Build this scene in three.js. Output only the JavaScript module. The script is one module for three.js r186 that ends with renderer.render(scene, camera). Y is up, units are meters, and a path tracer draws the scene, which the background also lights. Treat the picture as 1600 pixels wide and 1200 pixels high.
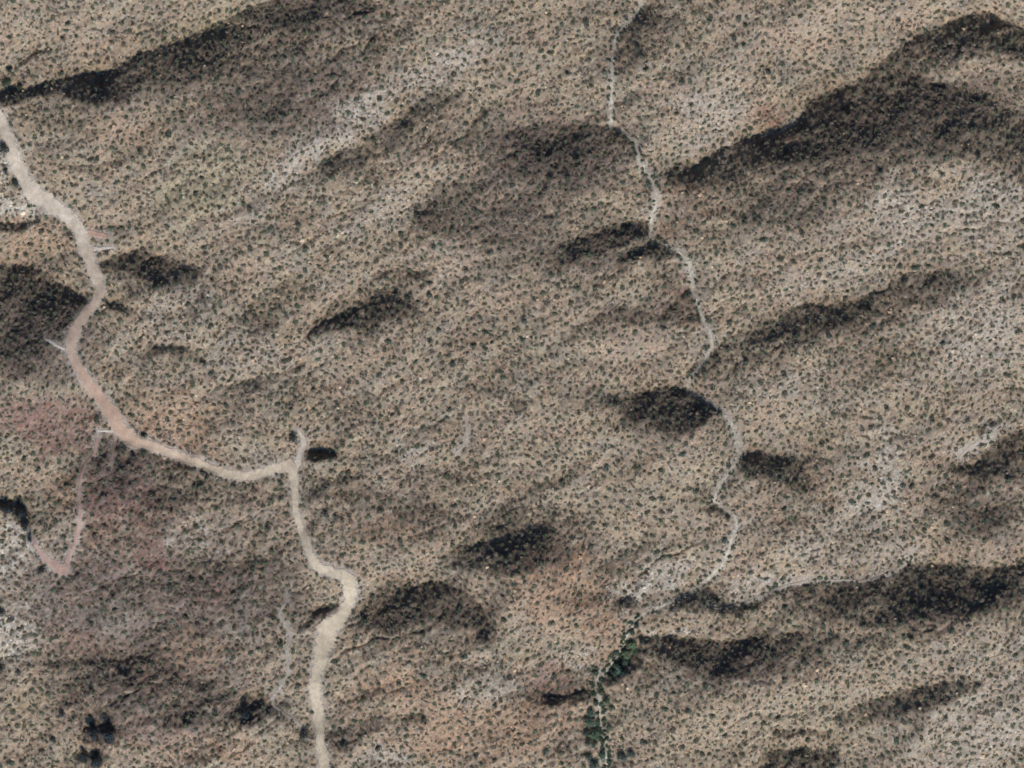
import * as THREE from 'three';
import { Sky } from 'three/addons/objects/Sky.js';
import { mergeGeometries } from 'three/addons/utils/BufferGeometryUtils.js';
import { createNoise2D } from 'simplex-noise';

// ---------------------------------------------------------------- camera, sky, sun, exposure
const M = 0.4;                                     // metres per unit of the survey sheet used below (1600 x 1200 units)
const W = (px, py) => [(px - 800) * M, (py - 600) * M];
const ALT = 6000;
const scene = new THREE.Scene();
const camera = new THREE.PerspectiveCamera(2 * Math.atan(240 / ALT) * 180 / Math.PI, 4 / 3, 100, 30000);
camera.position.set(0, ALT, 0); camera.up.set(0, 0, -1); camera.lookAt(0, 0, 0);
scene.add(camera);

const SUN_AZ = [0.16, 0.987], SUN_EL = 38 * Math.PI / 180;    // low winter sun, almost due south
const sunDir = new THREE.Vector3(SUN_AZ[0] * Math.cos(SUN_EL), Math.sin(SUN_EL), SUN_AZ[1] * Math.cos(SUN_EL)).normalize();
const sky = new Sky(); sky.name = 'sky'; sky.scale.setScalar(20000); sky.userData.kind = 'structure';
sky.material.uniforms.sunPosition.value.copy(sunDir);
sky.material.uniforms.turbidity.value = 8; sky.material.uniforms.rayleigh.value = 0.45; sky.material.uniforms.mieCoefficient.value = 0.008;
if (sky.material.uniforms.cloudCoverage) sky.material.uniforms.cloudCoverage.value = 0;
scene.add(sky);
scene.environmentIntensity = 0.23;
const sun = new THREE.DirectionalLight(0xffebcf, 3.4); sun.name = 'sun';
sun.position.copy(sunDir).multiplyScalar(1500); sun.target.position.set(0, 0, 0);
sun.castShadow = true; sun.shadow.mapSize.set(4096, 4096);
Object.assign(sun.shadow.camera, { left: -420, right: 420, top: 420, bottom: -420, near: 100, far: 3000 });
scene.add(sun, sun.target);

const renderer = new THREE.WebGLRenderer({ antialias: true });
renderer.setSize(1024, 768);
renderer.toneMapping = THREE.LinearToneMapping;
renderer.toneMappingExposure = 1.38;
renderer.shadowMap.enabled = true;

// ---------------------------------------------------------------- helpers
function rng(seed) { let a = seed >>> 0; return () => { a |= 0; a = a + 0x6D2B79F5 | 0; let t = Math.imul(a ^ a >>> 15, 1 | a); t = t + Math.imul(t ^ t >>> 7, 61 | t) ^ t; return ((t ^ t >>> 14) >>> 0) / 4294967296; }; }
const nA = createNoise2D(rng(11)), nB = createNoise2D(rng(22)), nC = createNoise2D(rng(33)), nD = createNoise2D(rng(44));
const clamp = (x, a, b) => Math.min(b, Math.max(a, x));
const sstep = (a, b, x) => { const t = clamp((x - a) / (b - a), 0, 1); return t * t * (3 - 2 * t); };
const lin = (r, g, b) => { const c = new THREE.Color().setRGB(r / 255, g / 255, b / 255, THREE.SRGBColorSpace); return [c.r, c.g, c.b]; };
const used = {};
const numbered = n => { const k = used[n] = (used[n] ?? -1) + 1; return k ? `${n}_${String(k).padStart(3, '0')}` : n; };
const shadow = o => { o.traverse(c => { if (c.isMesh) { c.castShadow = true; c.receiveShadow = true; } }); return o; };

// ---------------------------------------------------------------- survey: courses of roads and washes [x, y, width]
const ROAD = [[-40,105,16],[-18,150,16],[3,195,18],[16,225,20],[29,262,21],[52,300,25],[76,318,24],[100,333,22],[117,350,19],[128,372,21],[138,400,19],[146,425,18],[155,445,18],[154,460,16],[145,475,15],[132,490,16],[120,510,16],[111,535,18],[115,560,15],[126,580,17],[139,600,20],[156,622,21],[173,645,26],[187,667,23],[205,688,22],[232,696,16],[270,708,14],[300,720,14],[340,736,14],[370,743,14],[400,742,15],[420,735,15],[440,730,16],[454,730,18],[459,745,13],[460,770,11],[463,800,11],[472,830,12],[483,860,13],[495,883,14],[515,893,15],[535,898,18],[547,912,22],[547,935,19],[537,955,20],[525,970,26],[513,985,31],[506,1005,31],[500,1025,25],[495,1050,20],[492,1070,18],[492,1090,18],[496,1110,17],[498,1130,15],[500,1150,13],[503,1175,15],[508,1200,16],[514,1230,16],[520,1270,16]];
const SPUR = [[460,732,11],[468,710,9],[474,692,8],[471,680,5],[465,670,4]];
const TRACK = [[152,684,7],[149,700,5],[143,714,4.5],[134,724,4.5],[127,742,5],[124,770,4.5],[125,800,4.5],[124,820,5],[116,850,5],[108,868,6],[104,880,7],[101,890,6]];
const PAD = [[50,838,3],[57,853,5],[66,866,8],[77,877,14],[89,886,20],[100,892,17],[106,895,9]];
const LANE = [[150,673.5,3.2],[168,673.5,3.4],[186,674.5,3.4]];
const FOOT = [[180,676,2.2],[177,692,2.4],[174,715,2.4],[174,737,2]];
const BANK_SPUR = [[72,529,5],[82,534,5],[92,541,4.5],[104,546,5]];
const CUT_STRIP = [[132,362,7],[150,366,8],[170,369,6]];
const CUT_STRIP2 = [[140,388,7],[155,388,5],[176,386,4]];
const WASH = [[1004,-40,5],[1000,-10,5],[1001,10,5],[985,30,6],[966,50,5],[958,80,4.5],[956,110,4.5],[956,140,5],[954,170,5.5],[957,198,5],[975,208,4.5],[993,222,5],[998,250,5],[1012,268,6],[1022,290,5],[1026,312,6],[1020,335,6],[1019,370,5],[1038,382,4],[1060,392,6],[1074,410,8],[1081,430,9],[1082,450,7],[1090,475,6],[1100,500,6],[1110,520,6],[1112,540,5.5],[1100,562,5.5],[1083,585,5.5],[1074,600,5],[1082,615,5],[1105,625,5],[1125,640,5.5],[1141,660,8],[1152,685,10],[1155,705,9],[1150,720,7],[1138,738,6],[1122,760,6],[1117,782,6],[1132,795,5],[1149,810,6],[1146,835,6],[1137,865,6],[1124,888,6],[1100,910,5],[1070,930,6],[1040,945,5],[1010,955,5],[990,975,4],[980,995,4],[968,1020,4],[952,1045,5],[934,1062,6],[934,1080,7],[938,1110,5.5],[941,1140,5],[946,1165,5],[948,1200,4],[950,1240,4]];
const BRANCH_WASH = [[1100,938,4],[1120,950,3],[1150,946,4],[1180,936,5],[1205,926,6],[1235,914,4],[1275,908,4],[1310,907,3],[1350,908,4],[1385,899,5],[1410,886,4],[1425,865,2.5]];
const LEDGE_WASH = [[1540,662,3],[1555,676,4],[1530,690,7],[1515,700,5],[1500,716,4]];
const SIDE_PATH = [[448,922,3],[446,940,3],[437,958,4],[445,975,4],[453,992,4],[448,1020,3.5],[450,1048,4],[440,1070,3],[424,1094,3.5],[440,1112,3],[460,1126,3],[472,1136,3]];
const HILL_GULLY = [[729,656,2.5],[729,680,3.5],[722,697,3],[710,708,2.5]];
const CROSS_GULLY = [[1246,182,4],[1238,192,5],[1218,206,4],[1195,210,3]];

// ---------------------------------------------------------------- survey: steep north-facing banks. Each rib: top (gully bottom), foot of fade, steepness
const BANKS = [
  [[-30,150,-30,170,.8],[0,142,0,166,.9],[50,138,45,158,.9],[95,125,90,152,.8],[135,117,130,165,.9],[160,117,165,170,1],[190,105,195,172,.75],[220,85,240,150,.7],[260,75,300,138,.8],[300,58,355,120,.75],[345,35,400,78,.7],[400,10,450,55,.7],[440,-5,560,45,.6],[480,-40,620,20,.5]],
  [[30,100,30,104,.5],[55,82,57,90,.8],[75,72,76,77,.5]],
  [[1008,8,1045,42,.5],[996,24,1028,48,1],[980,38,1012,62,.75],[965,50,1005,100,.45],[958,80,1000,130,.3],[958,112,985,130,.2]],
  [[1640,60,1640,120,.8],[1600,48,1605,105,.8],[1570,35,1580,95,.85],[1550,21,1560,90,.9],[1525,21,1540,92,.85],[1500,31,1520,95,.85],[1470,44,1490,105,.8],[1430,60,1460,115,.8],[1400,82,1440,140,.8],[1368,108,1420,180,.75],[1346,130,1425,255,.7],[1312,145,1385,262,.85],[1272,156,1345,256,.75],[1254,182,1305,266,.75],[1222,205,1270,270,.9],[1182,213,1220,266,.95],[1150,225,1172,272,.75],[1112,245,1135,296,.8],[1074,269,1092,297,.95],[1042,272,1046,290,.7]],
  [[1360,135,1400,262,.8],[1440,130,1480,268,.75],[1500,140,1540,268,.62],[1560,165,1580,292,.68],[1600,190,1605,308,.78],[1640,200,1640,310,.7]],
  [[770,215,790,305,.3],[810,205,832,305,.5],[860,195,882,295,.45],[910,195,922,285,.4],[945,198,955,262,.6],[962,198,972,225,.95],[986,214,996,265,.5]],
  [[1012,345,1012,366,1],[985,350,975,388,.95],[950,358,945,404,.8],[920,370,910,418,.7],[890,385,870,432,.5],[860,410,845,436,.3]],
  [[1058,392,1052,404,.9],[1040,384,1036,408,1],[1020,378,1016,414,1],[995,393,985,414,1],[968,400,958,411,.5]],
  [[918,482,922,512,.35],[970,478,980,516,.45],[1030,494,1040,514,.4],[1082,450,1086,516,.45],[1096,490,1098,516,.3]],
  [[478,526,476,536,.5],[495,510,498,524,1],[540,492,545,522,.85],[580,470,590,524,.7],[620,455,640,502,.45],[650,470,660,498,.2]],
  [[588,434,588,441,.4],[612,422,613,432,.6],[640,425,640,435,.75],[682,425,682,432,.35]],
  [[1128,644,1128,656,.7],[1112,632,1120,657,.9],[1082,612,1090,674,1],[1050,608,1050,684,.75],[1020,612,1010,680,.72],[990,625,985,658,.75],[960,622,955,646,.4],[930,620,930,640,.15]],
  [[1158,712,1160,746,.9],[1190,710,1195,752,.8],[1225,722,1230,770,.6],[1260,735,1272,772,.4]],
  [[1090,796,1090,802,.5],[1115,792,1115,805,1],[1142,802,1142,814,.7]],
  [[1488,737,1492,748,.8],[1505,732,1508,750,1],[1532,725,1535,752,1],[1558,694,1570,752,.75],[1590,676,1600,762,.75],[1630,670,1640,762,.7]],
  [[1524,670,1530,676,.6],[1550,655,1556,668,.8]],
  [[1478,800,1482,840,.3],[1530,790,1538,850,.45],[1580,790,1588,840,.3]],
  [[1640,880,1640,950,.5],[1600,884,1600,955,.55],[1550,889,1555,968,.8],[1500,887,1505,972,.8],[1450,883,1455,975,.65],[1420,886,1430,990,.75],[1390,903,1395,995,.75],[1350,912,1355,1005,.62],[1310,911,1310,965,.7],[1262,913,1266,948,.5],[1226,918,1226,940,.6],[1192,931,1192,943,.8]],
  [[1044,946,1044,966,.6],[1075,927,1080,954,.85],[1104,914,1110,962,.7],[1128,946,1128,967,1],[1160,949,1156,967,.95],[1184,937,1182,950,.6]],
  [[1000,996,1005,1020,.8],[1012,998,1022,1034,.8],[1050,996,1060,1045,.8],[1090,999,1095,1064,.78],[1120,1004,1125,1084,.8],[1160,1005,1165,1070,.7],[1200,996,1205,1060,.55],[1250,990,1260,1034,.45],[1310,995,1320,1017,.5],[1390,998,1395,1012,.4]],
  [[1300,1124,1305,1136,.4],[1350,1100,1350,1142,.5],[1400,1085,1400,1124,.65],[1440,1077,1440,1118,.8],[1480,1069,1480,1102,.8],[1535,1064,1535,1076,.4]],
  [[1208,1143,1210,1156,.4],[1240,1143,1240,1156,.5],[1300,1146,1300,1156,.2]],
  [[1195,1176,1195,1215,.5],[1250,1172,1255,1215,.55],[1310,1178,1315,1205,.5]],
  [[686,872,686,882,.3],[720,855,720,908,.5],[760,849,766,904,.62],[800,844,810,904,.7],[850,824,856,900,.6],[884,842,884,872,.2]],
  [[562,957,568,988,.6],[600,938,610,990,.6],[640,917,650,990,.58],[690,914,700,990,.62],[726,925,738,996,.75],[750,950,762,1015,.9],[772,988,777,1030,.7]],
  [[466,984,470,994,.5],[500,953,500,967,1],[528,944,526,957,.9]],
  [[477,708,477,722,1.1],[500,707,500,722,1.2],[527,709,527,723,1.1]],
  [[152,414,158,427,1],[190,399,195,428,.65],[216,394,220,440,.75],[250,404,250,453,.65],[285,415,285,450,.5],[322,426,320,440,.2]],
  [[-30,408,-30,600,.7],[0,412,0,600,.75],[40,418,34,600,.7],[70,430,62,585,.62],[100,450,88,548,.6],[128,465,112,502,.75],[139,467,136,478,.9]],
  [[166,476,170,488,.9],[185,478,188,494,.8],[208,484,208,496,.5]],
  [[-10,353,-10,363,1],[20,353,20,363,1],[40,352,40,362,.9],[60,345,62,354,.7]],
  [[98,356,98,366,.5],[112,359,114,369,.8]],
  [[222,557,226,572,.5],[246,545,250,562,.7],[270,542,270,558,.9],[300,549,300,562,.7],[318,562,326,576,.5]],
  [[-20,786,-15,800,.9],[2,788,5,804,1.1],[22,784,26,812,.95],[40,798,44,832,1.1],[46,826,50,852,1.1]],
  [[150,686,150,765,.4],[200,692,200,775,.5],[245,712,250,795,.35],[290,726,298,744,.6],[335,738,342,748,.5]],
  [[366,1108,366,1128,.6],[388,1102,388,1136,.95],[430,1104,430,1132,.9],[455,1120,458,1132,.5]],
  [[132,1140,132,1162,1.1],[150,1136,150,1164,1.1],[166,1132,166,1165,1.1],[182,1144,182,1165,1.1]],
  [[118,1178,120,1196,1],[140,1176,142,1200,1],[160,1172,160,1200,1]],
  [[848,1092,848,1102,.7],[885,1089,885,1106,1],[922,1080,922,1093,.8]],
  [[944,1064,950,1072,.9],[970,1044,977,1062,1],[1000,1014,1010,1044,.9]],
  [[964,940,964,950,.5],[980,936,980,948,.9],[995,940,995,950,.4]],
  [[1078,582,1084,602,.5],[1110,555,1120,592,.5],[1140,530,1146,570,.35]],
  [[1218,490,1228,534,.6],[1262,478,1268,528,.55],[1310,480,1316,530,.6],[1362,460,1372,512,.35],[1420,430,1432,492,.4],[1484,430,1492,490,.45]],
  [[796,622,800,652,.3],[820,626,826,650,.3]],
  [[500,265,508,280,.4],[540,232,560,272,.4],[600,205,616,240,.25],[690,135,706,160,.3]],
  [[370,175,380,260,.15],[420,115,440,245,.28],[470,110,500,225,.25],[540,90,560,190,.12]],
  [[640,330,660,362,.3],[700,300,740,400,.32],[760,290,800,410,.3],[840,300,860,380,.25]],
  [[1030,290,1060,330,.2],[1180,290,1200,370,.3],[1260,290,1290,370,.3],[1310,280,1320,330,.2]],
  [[900,790,920,850,.15],[640,800,660,850,.25],[720,795,740,840,.25]],
  [[480,745,490,790,.4],[530,750,545,785,.35],[570,745,580,775,.2]],
  [[200,945,215,1020,.22],[300,930,320,1000,.25],[400,900,420,960,.25]],
  [[220,1105,230,1140,.35],[280,1100,290,1140,.45],[320,1100,330,1140,.35]],
  [[100,1035,104,1052,.3],[150,1032,156,1050,.6],[200,1040,214,1062,.6]],
  [[505,1145,512,1175,.5],[545,1140,555,1175,.5],[590,1120,600,1140,.3],[660,1118,668,1132,.5]],
  [[525,1098,528,1106,.3],[560,1092,564,1100,.5],[590,1080,594,1090,.6],[620,1068,624,1076,.4]],
];

// broad hill slopes behind the banks, gentler
const SLOPES = [
  [[150,90,190,220,.36],[300,60,360,230,.46],[430,20,500,240,.46],[560,10,620,180,.36],[680,0,720,110,.15]],
  [[470,255,500,330,.2],[560,225,600,310,.3],[650,170,690,260,.3],[730,110,760,200,.2]],
  [[640,330,680,420,.25],[720,250,770,440,.24],[800,200,850,420,.3],[880,190,920,410,.34],[950,200,980,330,.35],[1000,230,1010,330,.25]],
  [[960,40,1000,150,.25],[1010,0,1080,110,.3],[1080,0,1130,60,.15]],
  [[1060,270,1080,350,.35],[1140,240,1170,360,.36],[1250,220,1290,370,.36],[1360,200,1400,330,.4],[1460,150,1500,330,.36],[1560,120,1590,340,.36],[1640,100,1650,340,.3]],
  [[850,390,830,470,.25],[930,370,920,480,.3],[1010,380,1010,470,.3],[1060,400,1070,530,.3]],
  [[1090,540,1110,620,.3],[1200,480,1230,590,.36],[1320,460,1350,570,.36],[1450,420,1480,530,.3],[1560,400,1580,470,.15]],
  [[900,600,900,680,.15],[980,600,980,710,.3],[1080,600,1080,720,.3],[1140,650,1140,720,.2]],
  [[1150,710,1160,790,.4],[1240,700,1260,810,.36],[1320,720,1330,780,.15]],
  [[1430,740,1440,860,.2],[1500,700,1520,880,.36],[1590,660,1600,880,.36]],
  [[0,400,0,660,.4],[70,420,70,640,.4],[130,470,110,560,.3]],
  [[150,400,150,470,.25],[230,385,240,490,.36],[320,400,330,480,.2]],
  [[200,540,210,610,.25],[270,530,280,600,.3],[340,560,350,610,.15]],
  [[60,680,60,800,.25],[150,680,150,840,.4],[230,700,240,860,.4],[320,730,330,860,.25],[420,750,430,840,.2]],
  [[470,740,470,800,.3],[530,740,545,830,.35],[600,760,620,850,.3],[700,780,720,870,.3],[780,790,790,850,.15]],
  [[60,1030,60,1100,.3],[140,1010,150,1200,.4],[240,1000,250,1170,.4],[330,1060,340,1170,.4],[430,1080,440,1160,.4],[480,1130,480,1180,.3]],
  [[100,900,110,980,.2],[200,880,220,1010,.35],[320,860,340,1000,.35],[430,860,440,990,.35],[490,920,490,980,.25]],
  [[550,920,560,1060,.35],[640,900,660,1060,.4],[730,900,750,1050,.4],[790,960,800,1040,.2]],
  [[660,860,670,930,.25],[760,830,770,930,.36],[860,810,870,920,.36],[910,850,910,900,.15]],
  [[1010,930,1010,990,.3],[1100,920,1110,985,.3],[1200,930,1210,970,.3]],
  [[1200,920,1210,1010,.3],[1330,905,1340,1050,.36],[1450,880,1460,1040,.36],[1560,880,1570,1030,.36],[1640,880,1650,1000,.3]],
  [[960,1060,960,1130,.3],[1050,1000,1060,1110,.36],[1150,1000,1160,1120,.36],[1260,980,1280,1080,.3],[1370,980,1380,1050,.2]],
  [[1280,1110,1290,1180,.3],[1400,1080,1410,1170,.36],[1520,1060,1530,1120,.3]],
  [[470,500,480,560,.25],[560,470,570,560,.3],[650,430,670,530,.25]],
  [[400,300,410,360,.15],[470,270,480,350,.2],[300,340,310,400,.2]],
];
for (const c of SLOPES) c.broad = true;
// spurs and slopes that lean towards the south: x, y, rx, ry, turn, amount
const SUNNY = [[1130,170,110,90,-.2,.2],[1260,80,170,70,-.35,.18],[1470,5,160,40,-.2,.18],[1090,235,60,30,-.3,.15],[120,60,190,55,-.3,.2],[330,10,110,25,-.4,.16],[1420,330,190,55,-.3,.14],[1540,520,130,70,-.3,.16],[1200,430,130,50,-.3,.12],[1250,1120,190,60,-.15,.18],[1520,1010,130,35,-.15,.15],[1520,1170,160,50,-.2,.15],[900,950,90,70,.2,.14],[780,1120,160,70,0,.14],[1050,900,110,40,-.3,.16],[1300,870,160,35,-.1,.14],[1200,650,120,40,0,.1],[900,690,160,70,0,.08],[400,420,150,60,-.4,.1],[330,290,140,50,-.4,.12],[620,110,140,40,-.5,.12],[540,220,110,30,-.5,.1],[300,650,110,50,.2,.12],[60,640,80,40,0,.08],[1050,985,80,12,0,.12],[960,560,140,40,0,.08],[560,330,140,40,-.4,.08],[1400,760,70,70,0,.1]];
function sunny(x, z) { const px = x / M + 800 + 12 * nA(x / 25, z / 25 + 4), py = z / M + 600 + 12 * nB(x / 25 + 9, z / 25); let t = 0; for (const [sx, sy, rx, ry, tn, am] of SUNNY) { const dx = px - sx, dy = py - sy; if (Math.abs(dx) > rx + ry || Math.abs(dy) > rx + ry) continue; const c = Math.cos(tn), n = Math.sin(tn), d = Math.hypot((dx * c + dy * n) / rx, (-dx * n + dy * c) / ry); t = Math.max(t, am * (1 - sstep(0.5, 1.15, d))); } return t; }

// ---------------------------------------------------------------- terrain heights from the slopes of the banks (periodic grid, Fourier solution)
const N = 1024, CELL = 0.75, HALF = N / 2;
const g = new Float64Array(N * N), gi = new Float64Array(N * N);
const bank = new Float32Array(N * N);
{
  for (const ribs of [...SLOPES, ...BANKS]) for (let k = 0; k + 1 < ribs.length; k++) {
    const a = ribs[k], b = ribs[k + 1];
    const L = Math.max(Math.hypot(a[0] - b[0], a[1] - b[1]), Math.hypot(a[2] - b[2], a[3] - b[3])) * M;
    const V = Math.max(Math.hypot(a[0] - a[2], a[1] - a[3]), Math.hypot(b[0] - b[2], b[1] - b[3])) * M;
    const nu = Math.ceil(L / 0.35), nv = Math.ceil(V / 0.35);
    for (let i = 0; i <= nu; i++) for (let j = ribs.broad ? 0 : -2; j <= nv; j++) {
      const u = i / nu, v = j / nv;
      let x = (a[0] + (b[0] - a[0]) * u) * (1 - v) + (a[2] + (b[2] - a[2]) * u) * v;
      let y = (a[1] + (b[1] - a[1]) * u) * (1 - v) + (a[3] + (b[3] - a[3]) * u) * v;
      const wob = ribs.broad ? 2 + 2 * v : 0.25 + 1.0 * clamp(v, 0, 1);
      x += wob * (5 * nA(x / 42, y / 42) + 2.5 * nB(x / 15, y / 15)); y += wob * (5 * nB(x / 42 + 9, y / 42) + 2.5 * nA(x / 15, y / 15 + 7));
      let s = a[4] + (b[4] - a[4]) * u; s *= ribs.broad ? 1.4 : 1 + 0.15 * (1 - sstep(0.3, 0.8, s)); if (ribs.broad) s *= 0.9 * ((k === 0 ? sstep(0, .6, u) : 1) * (k + 2 === ribs.length ? 1 - sstep(.4, 1, u) : 1));
      const lobes = 0.9 + 0.3 * nC((x * .9 - y * .4) / 60, (x * .4 + y * .9) / 22) + 0.22 * nD((x * .9 - y * .4) / 26 + 3, (x * .4 + y * .9) / 8) + 0.10 * nA(x / 7, y / 7);
      const val = ribs.broad ? s * lobes * 0.8 * sstep(-0.02, 0.22, v) * (1 - sstep(0.3, 1.02, v)) : s * lobes * (1 - 0.15 * v) * (1 - sstep(0.7, 1.03, v));
      const [wx, wz] = W(x, y), I = Math.round(wx / CELL) + HALF, J = Math.round(wz / CELL) + HALF;
      if (I < 0 || J < 0 || I >= N || J >= N) continue;
      const q = J * N + I; if (val > bank[q]) bank[q] = val;
    }
  }
  // soften a little
  const tmp = new Float32Array(N * N);
  for (let pass = 0; pass < 1; pass++) {
    for (let j = 0; j < N; j++) for (let i = 0; i < N; i++) { const r = j * N; tmp[r + i] = (bank[r + (i + N - 1) % N] + 2 * bank[r + i] + bank[r + (i + 1) % N]) / 4; }
    for (let j = 0; j < N; j++) for (let i = 0; i < N; i++) bank[j * N + i] = (tmp[((j + N - 1) % N) * N + i] + 2 * tmp[j * N + i] + tmp[((j + 1) % N) * N + i]) / 4;
  }
}
// small branching drainage lines running down the slopes
const crags = (x, z) => { const px = x / M + 800, py = z / M + 600, f = (1 - sstep(400, 470, px)) * sstep(690, 760, py); return f > 0 ? f * (0.22 * nB(x / 11 + 2, z / 8) + 0.2 * nD(x / 5, z / 4 + 6)) : 0; };
function drain(x, z) {
  const a = x * 0.85 - z * 0.53, b = x * 0.53 + z * 0.85, w = 14 * nB(x / 85, z / 85) + 4 * nC(x / 24, z / 24);
  const n1 = nD((a + w) / 150 + 7, (b + w) / 46), n2 = nA((a - w) / 62 + 17, (b + w) / 22);
  const on = sstep(-0.3, 0.4, nC(x / 130 + 5, z / 130));
  return Math.exp(-((n1 / 0.13) ** 2)) * (0.5 + 0.5 * on) + 0.55 * on * Math.exp(-((n2 / 0.17) ** 2));
}
// rills and spurs that run up to the right across the hills
function rills(x, z) {
  const a = x * 0.87 - z * 0.5, b = x * 0.5 + z * 0.87;
  const w = 10 * nC(x / 70, z / 70);
  return 0.2 * nA(a / 120 + 60, (b + w) / 40) + 0.2 * nA(a / 95, (b + w) / 21) + 0.17 * nB(a / 42 + 5, (b + w) / 10) + 0.12 * nD(a / 18, b / 6);
}
for (let j = 0; j < N; j++) for (let i = 0; i < N; i++) {
  const x = (i - HALF) * CELL, z = (j - HALF) * CELL, q = j * N + i;
  const edge = sstep(320, 345, Math.abs(x)) , edge2 = sstep(240, 265, Math.abs(z));
  let b = bank[q];
  const e = Math.max(edge, edge2);
  if (e > 0) b = Math.max(b * (1 - e), e * 0.8 * sstep(0.15, 0.6, nA((x * 0.9 - z * 0.3) / 80 + 40, (x * 0.3 + z * 0.9) / 32)));
  g[q] = -0.24 + rills(x, z) * (1 - 0.6 * clamp(b, 0, 1)) + (b < 0.55 ? b : 0.55 + (Math.min(b, 0.9) - 0.55) * 0.55 + Math.max(0, b - 0.9) * 1.6) * 1.12 + crags(x, z) - sunny(x, z) * (1 - sstep(0.05, 0.4, b));
}
function fft1(re, im, n, inv) {
  for (let i = 1, j = 0; i < n; i++) { let bit = n >> 1; for (; j & bit; bit >>= 1) j ^= bit; j ^= bit; if (i < j) { let t = re[i]; re[i] = re[j]; re[j] = t; t = im[i]; im[i] = im[j]; im[j] = t; } }
  for (let len = 2; len <= n; len <<= 1) {
    const ang = 2 * Math.PI / len * (inv ? 1 : -1), wr = Math.cos(ang), wi = Math.sin(ang), h = len >> 1;
    for (let i = 0; i < n; i += len) { let cr = 1, ci = 0; for (let k = 0; k < h; k++) { const p = i + k, q = p + h, tr = re[q] * cr - im[q] * ci, ti = re[q] * ci + im[q] * cr; re[q] = re[p] - tr; im[q] = im[p] - ti; re[p] += tr; im[p] += ti; const nr = cr * wr - ci * wi; ci = cr * wi + ci * wr; cr = nr; } }
  }
}
function fft2(re, im, inv) {
  const a = new Float64Array(N), b = new Float64Array(N);
  for (let j = 0; j < N; j++) { a.set(re.subarray(j * N, j * N + N)); b.set(im.subarray(j * N, j * N + N)); fft1(a, b, N, inv); re.set(a, j * N); im.set(b, j * N); }
  for (let i = 0; i < N; i++) { for (let j = 0; j < N; j++) { a[j] = re[j * N + i]; b[j] = im[j * N + i]; } fft1(a, b, N, inv); for (let j = 0; j < N; j++) { re[j * N + i] = a[j]; im[j * N + i] = b[j]; } }
}
fft2(g, gi, false);
const LAMBDA = 0.04, EPS = (2 * Math.PI / 420) ** 2 * 0.35;
for (let j = 0; j < N; j++) for (let i = 0; i < N; i++) {
  const kx = (i < HALF ? i : i - N) * 2 * Math.PI / (N * CELL), kz = (j < HALF ? j : j - N) * 2 * Math.PI / (N * CELL);
  const ks = kx * SUN_AZ[0] + kz * SUN_AZ[1], kt = kx * SUN_AZ[1] - kz * SUN_AZ[0];
  const d = ks * ks + LAMBDA * kt * kt + EPS, q = j * N + i;
  const re = g[q], im = gi[q], f = ks / d;                // -i ks G / d
  g[q] = im * f; gi[q] = -re * f;
}
fft2(g, gi, true);
const hgt = new Float32Array(N * N);
for (let q = 0; q < N * N; q++) hgt[q] = g[q] / (N * N);

// ways: distance to the nearest course, for levelling and for what grows there
const way = new Float32Array(N * N).fill(99);      // metres outside the edge of the nearest road or wash (negative inside)
function courseSamples(c, name, step = 0.5) {
  const pts = c.map(p => new THREE.Vector3((p[0] - 800) * M, p[2] * M, (p[1] - 600) * M));
  if (/WASH|GULLY|SIDE/.test(name)) for (const p of pts) p.y *= 0.94;
  const curve = new THREE.CatmullRomCurve3(pts, false, 'centripetal');
  const n = Math.ceil(curve.getLength() / step);
  return curve.getSpacedPoints(n);
}
const COURSES = { ROAD, SPUR, TRACK, PAD, LANE, FOOT, BANK_SPUR, CUT_STRIP, CUT_STRIP2, WASH, BRANCH_WASH, LEDGE_WASH, SIDE_PATH, HILL_GULLY, CROSS_GULLY };
const SAMP = {};
for (const k in COURSES) {
  SAMP[k] = courseSamples(COURSES[k], k);
  for (const p of SAMP[k]) {
    const R = p.y / 2 + 4, I0 = Math.floor((p.x - R) / CELL) + HALF, I1 = Math.ceil((p.x + R) / CELL) + HALF, J0 = Math.floor((p.z - R) / CELL) + HALF, J1 = Math.ceil((p.z + R) / CELL) + HALF;
    for (let j = Math.max(0, J0); j <= Math.min(N - 1, J1); j++) for (let i = Math.max(0, I0); i <= Math.min(N - 1, I1); i++) {
      const d = Math.hypot((i - HALF) * CELL - p.x, (j - HALF) * CELL - p.z) - p.y / 2; const q = j * N + i; if (d < way[q]) way[q] = d;
    }
  }
}
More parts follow.
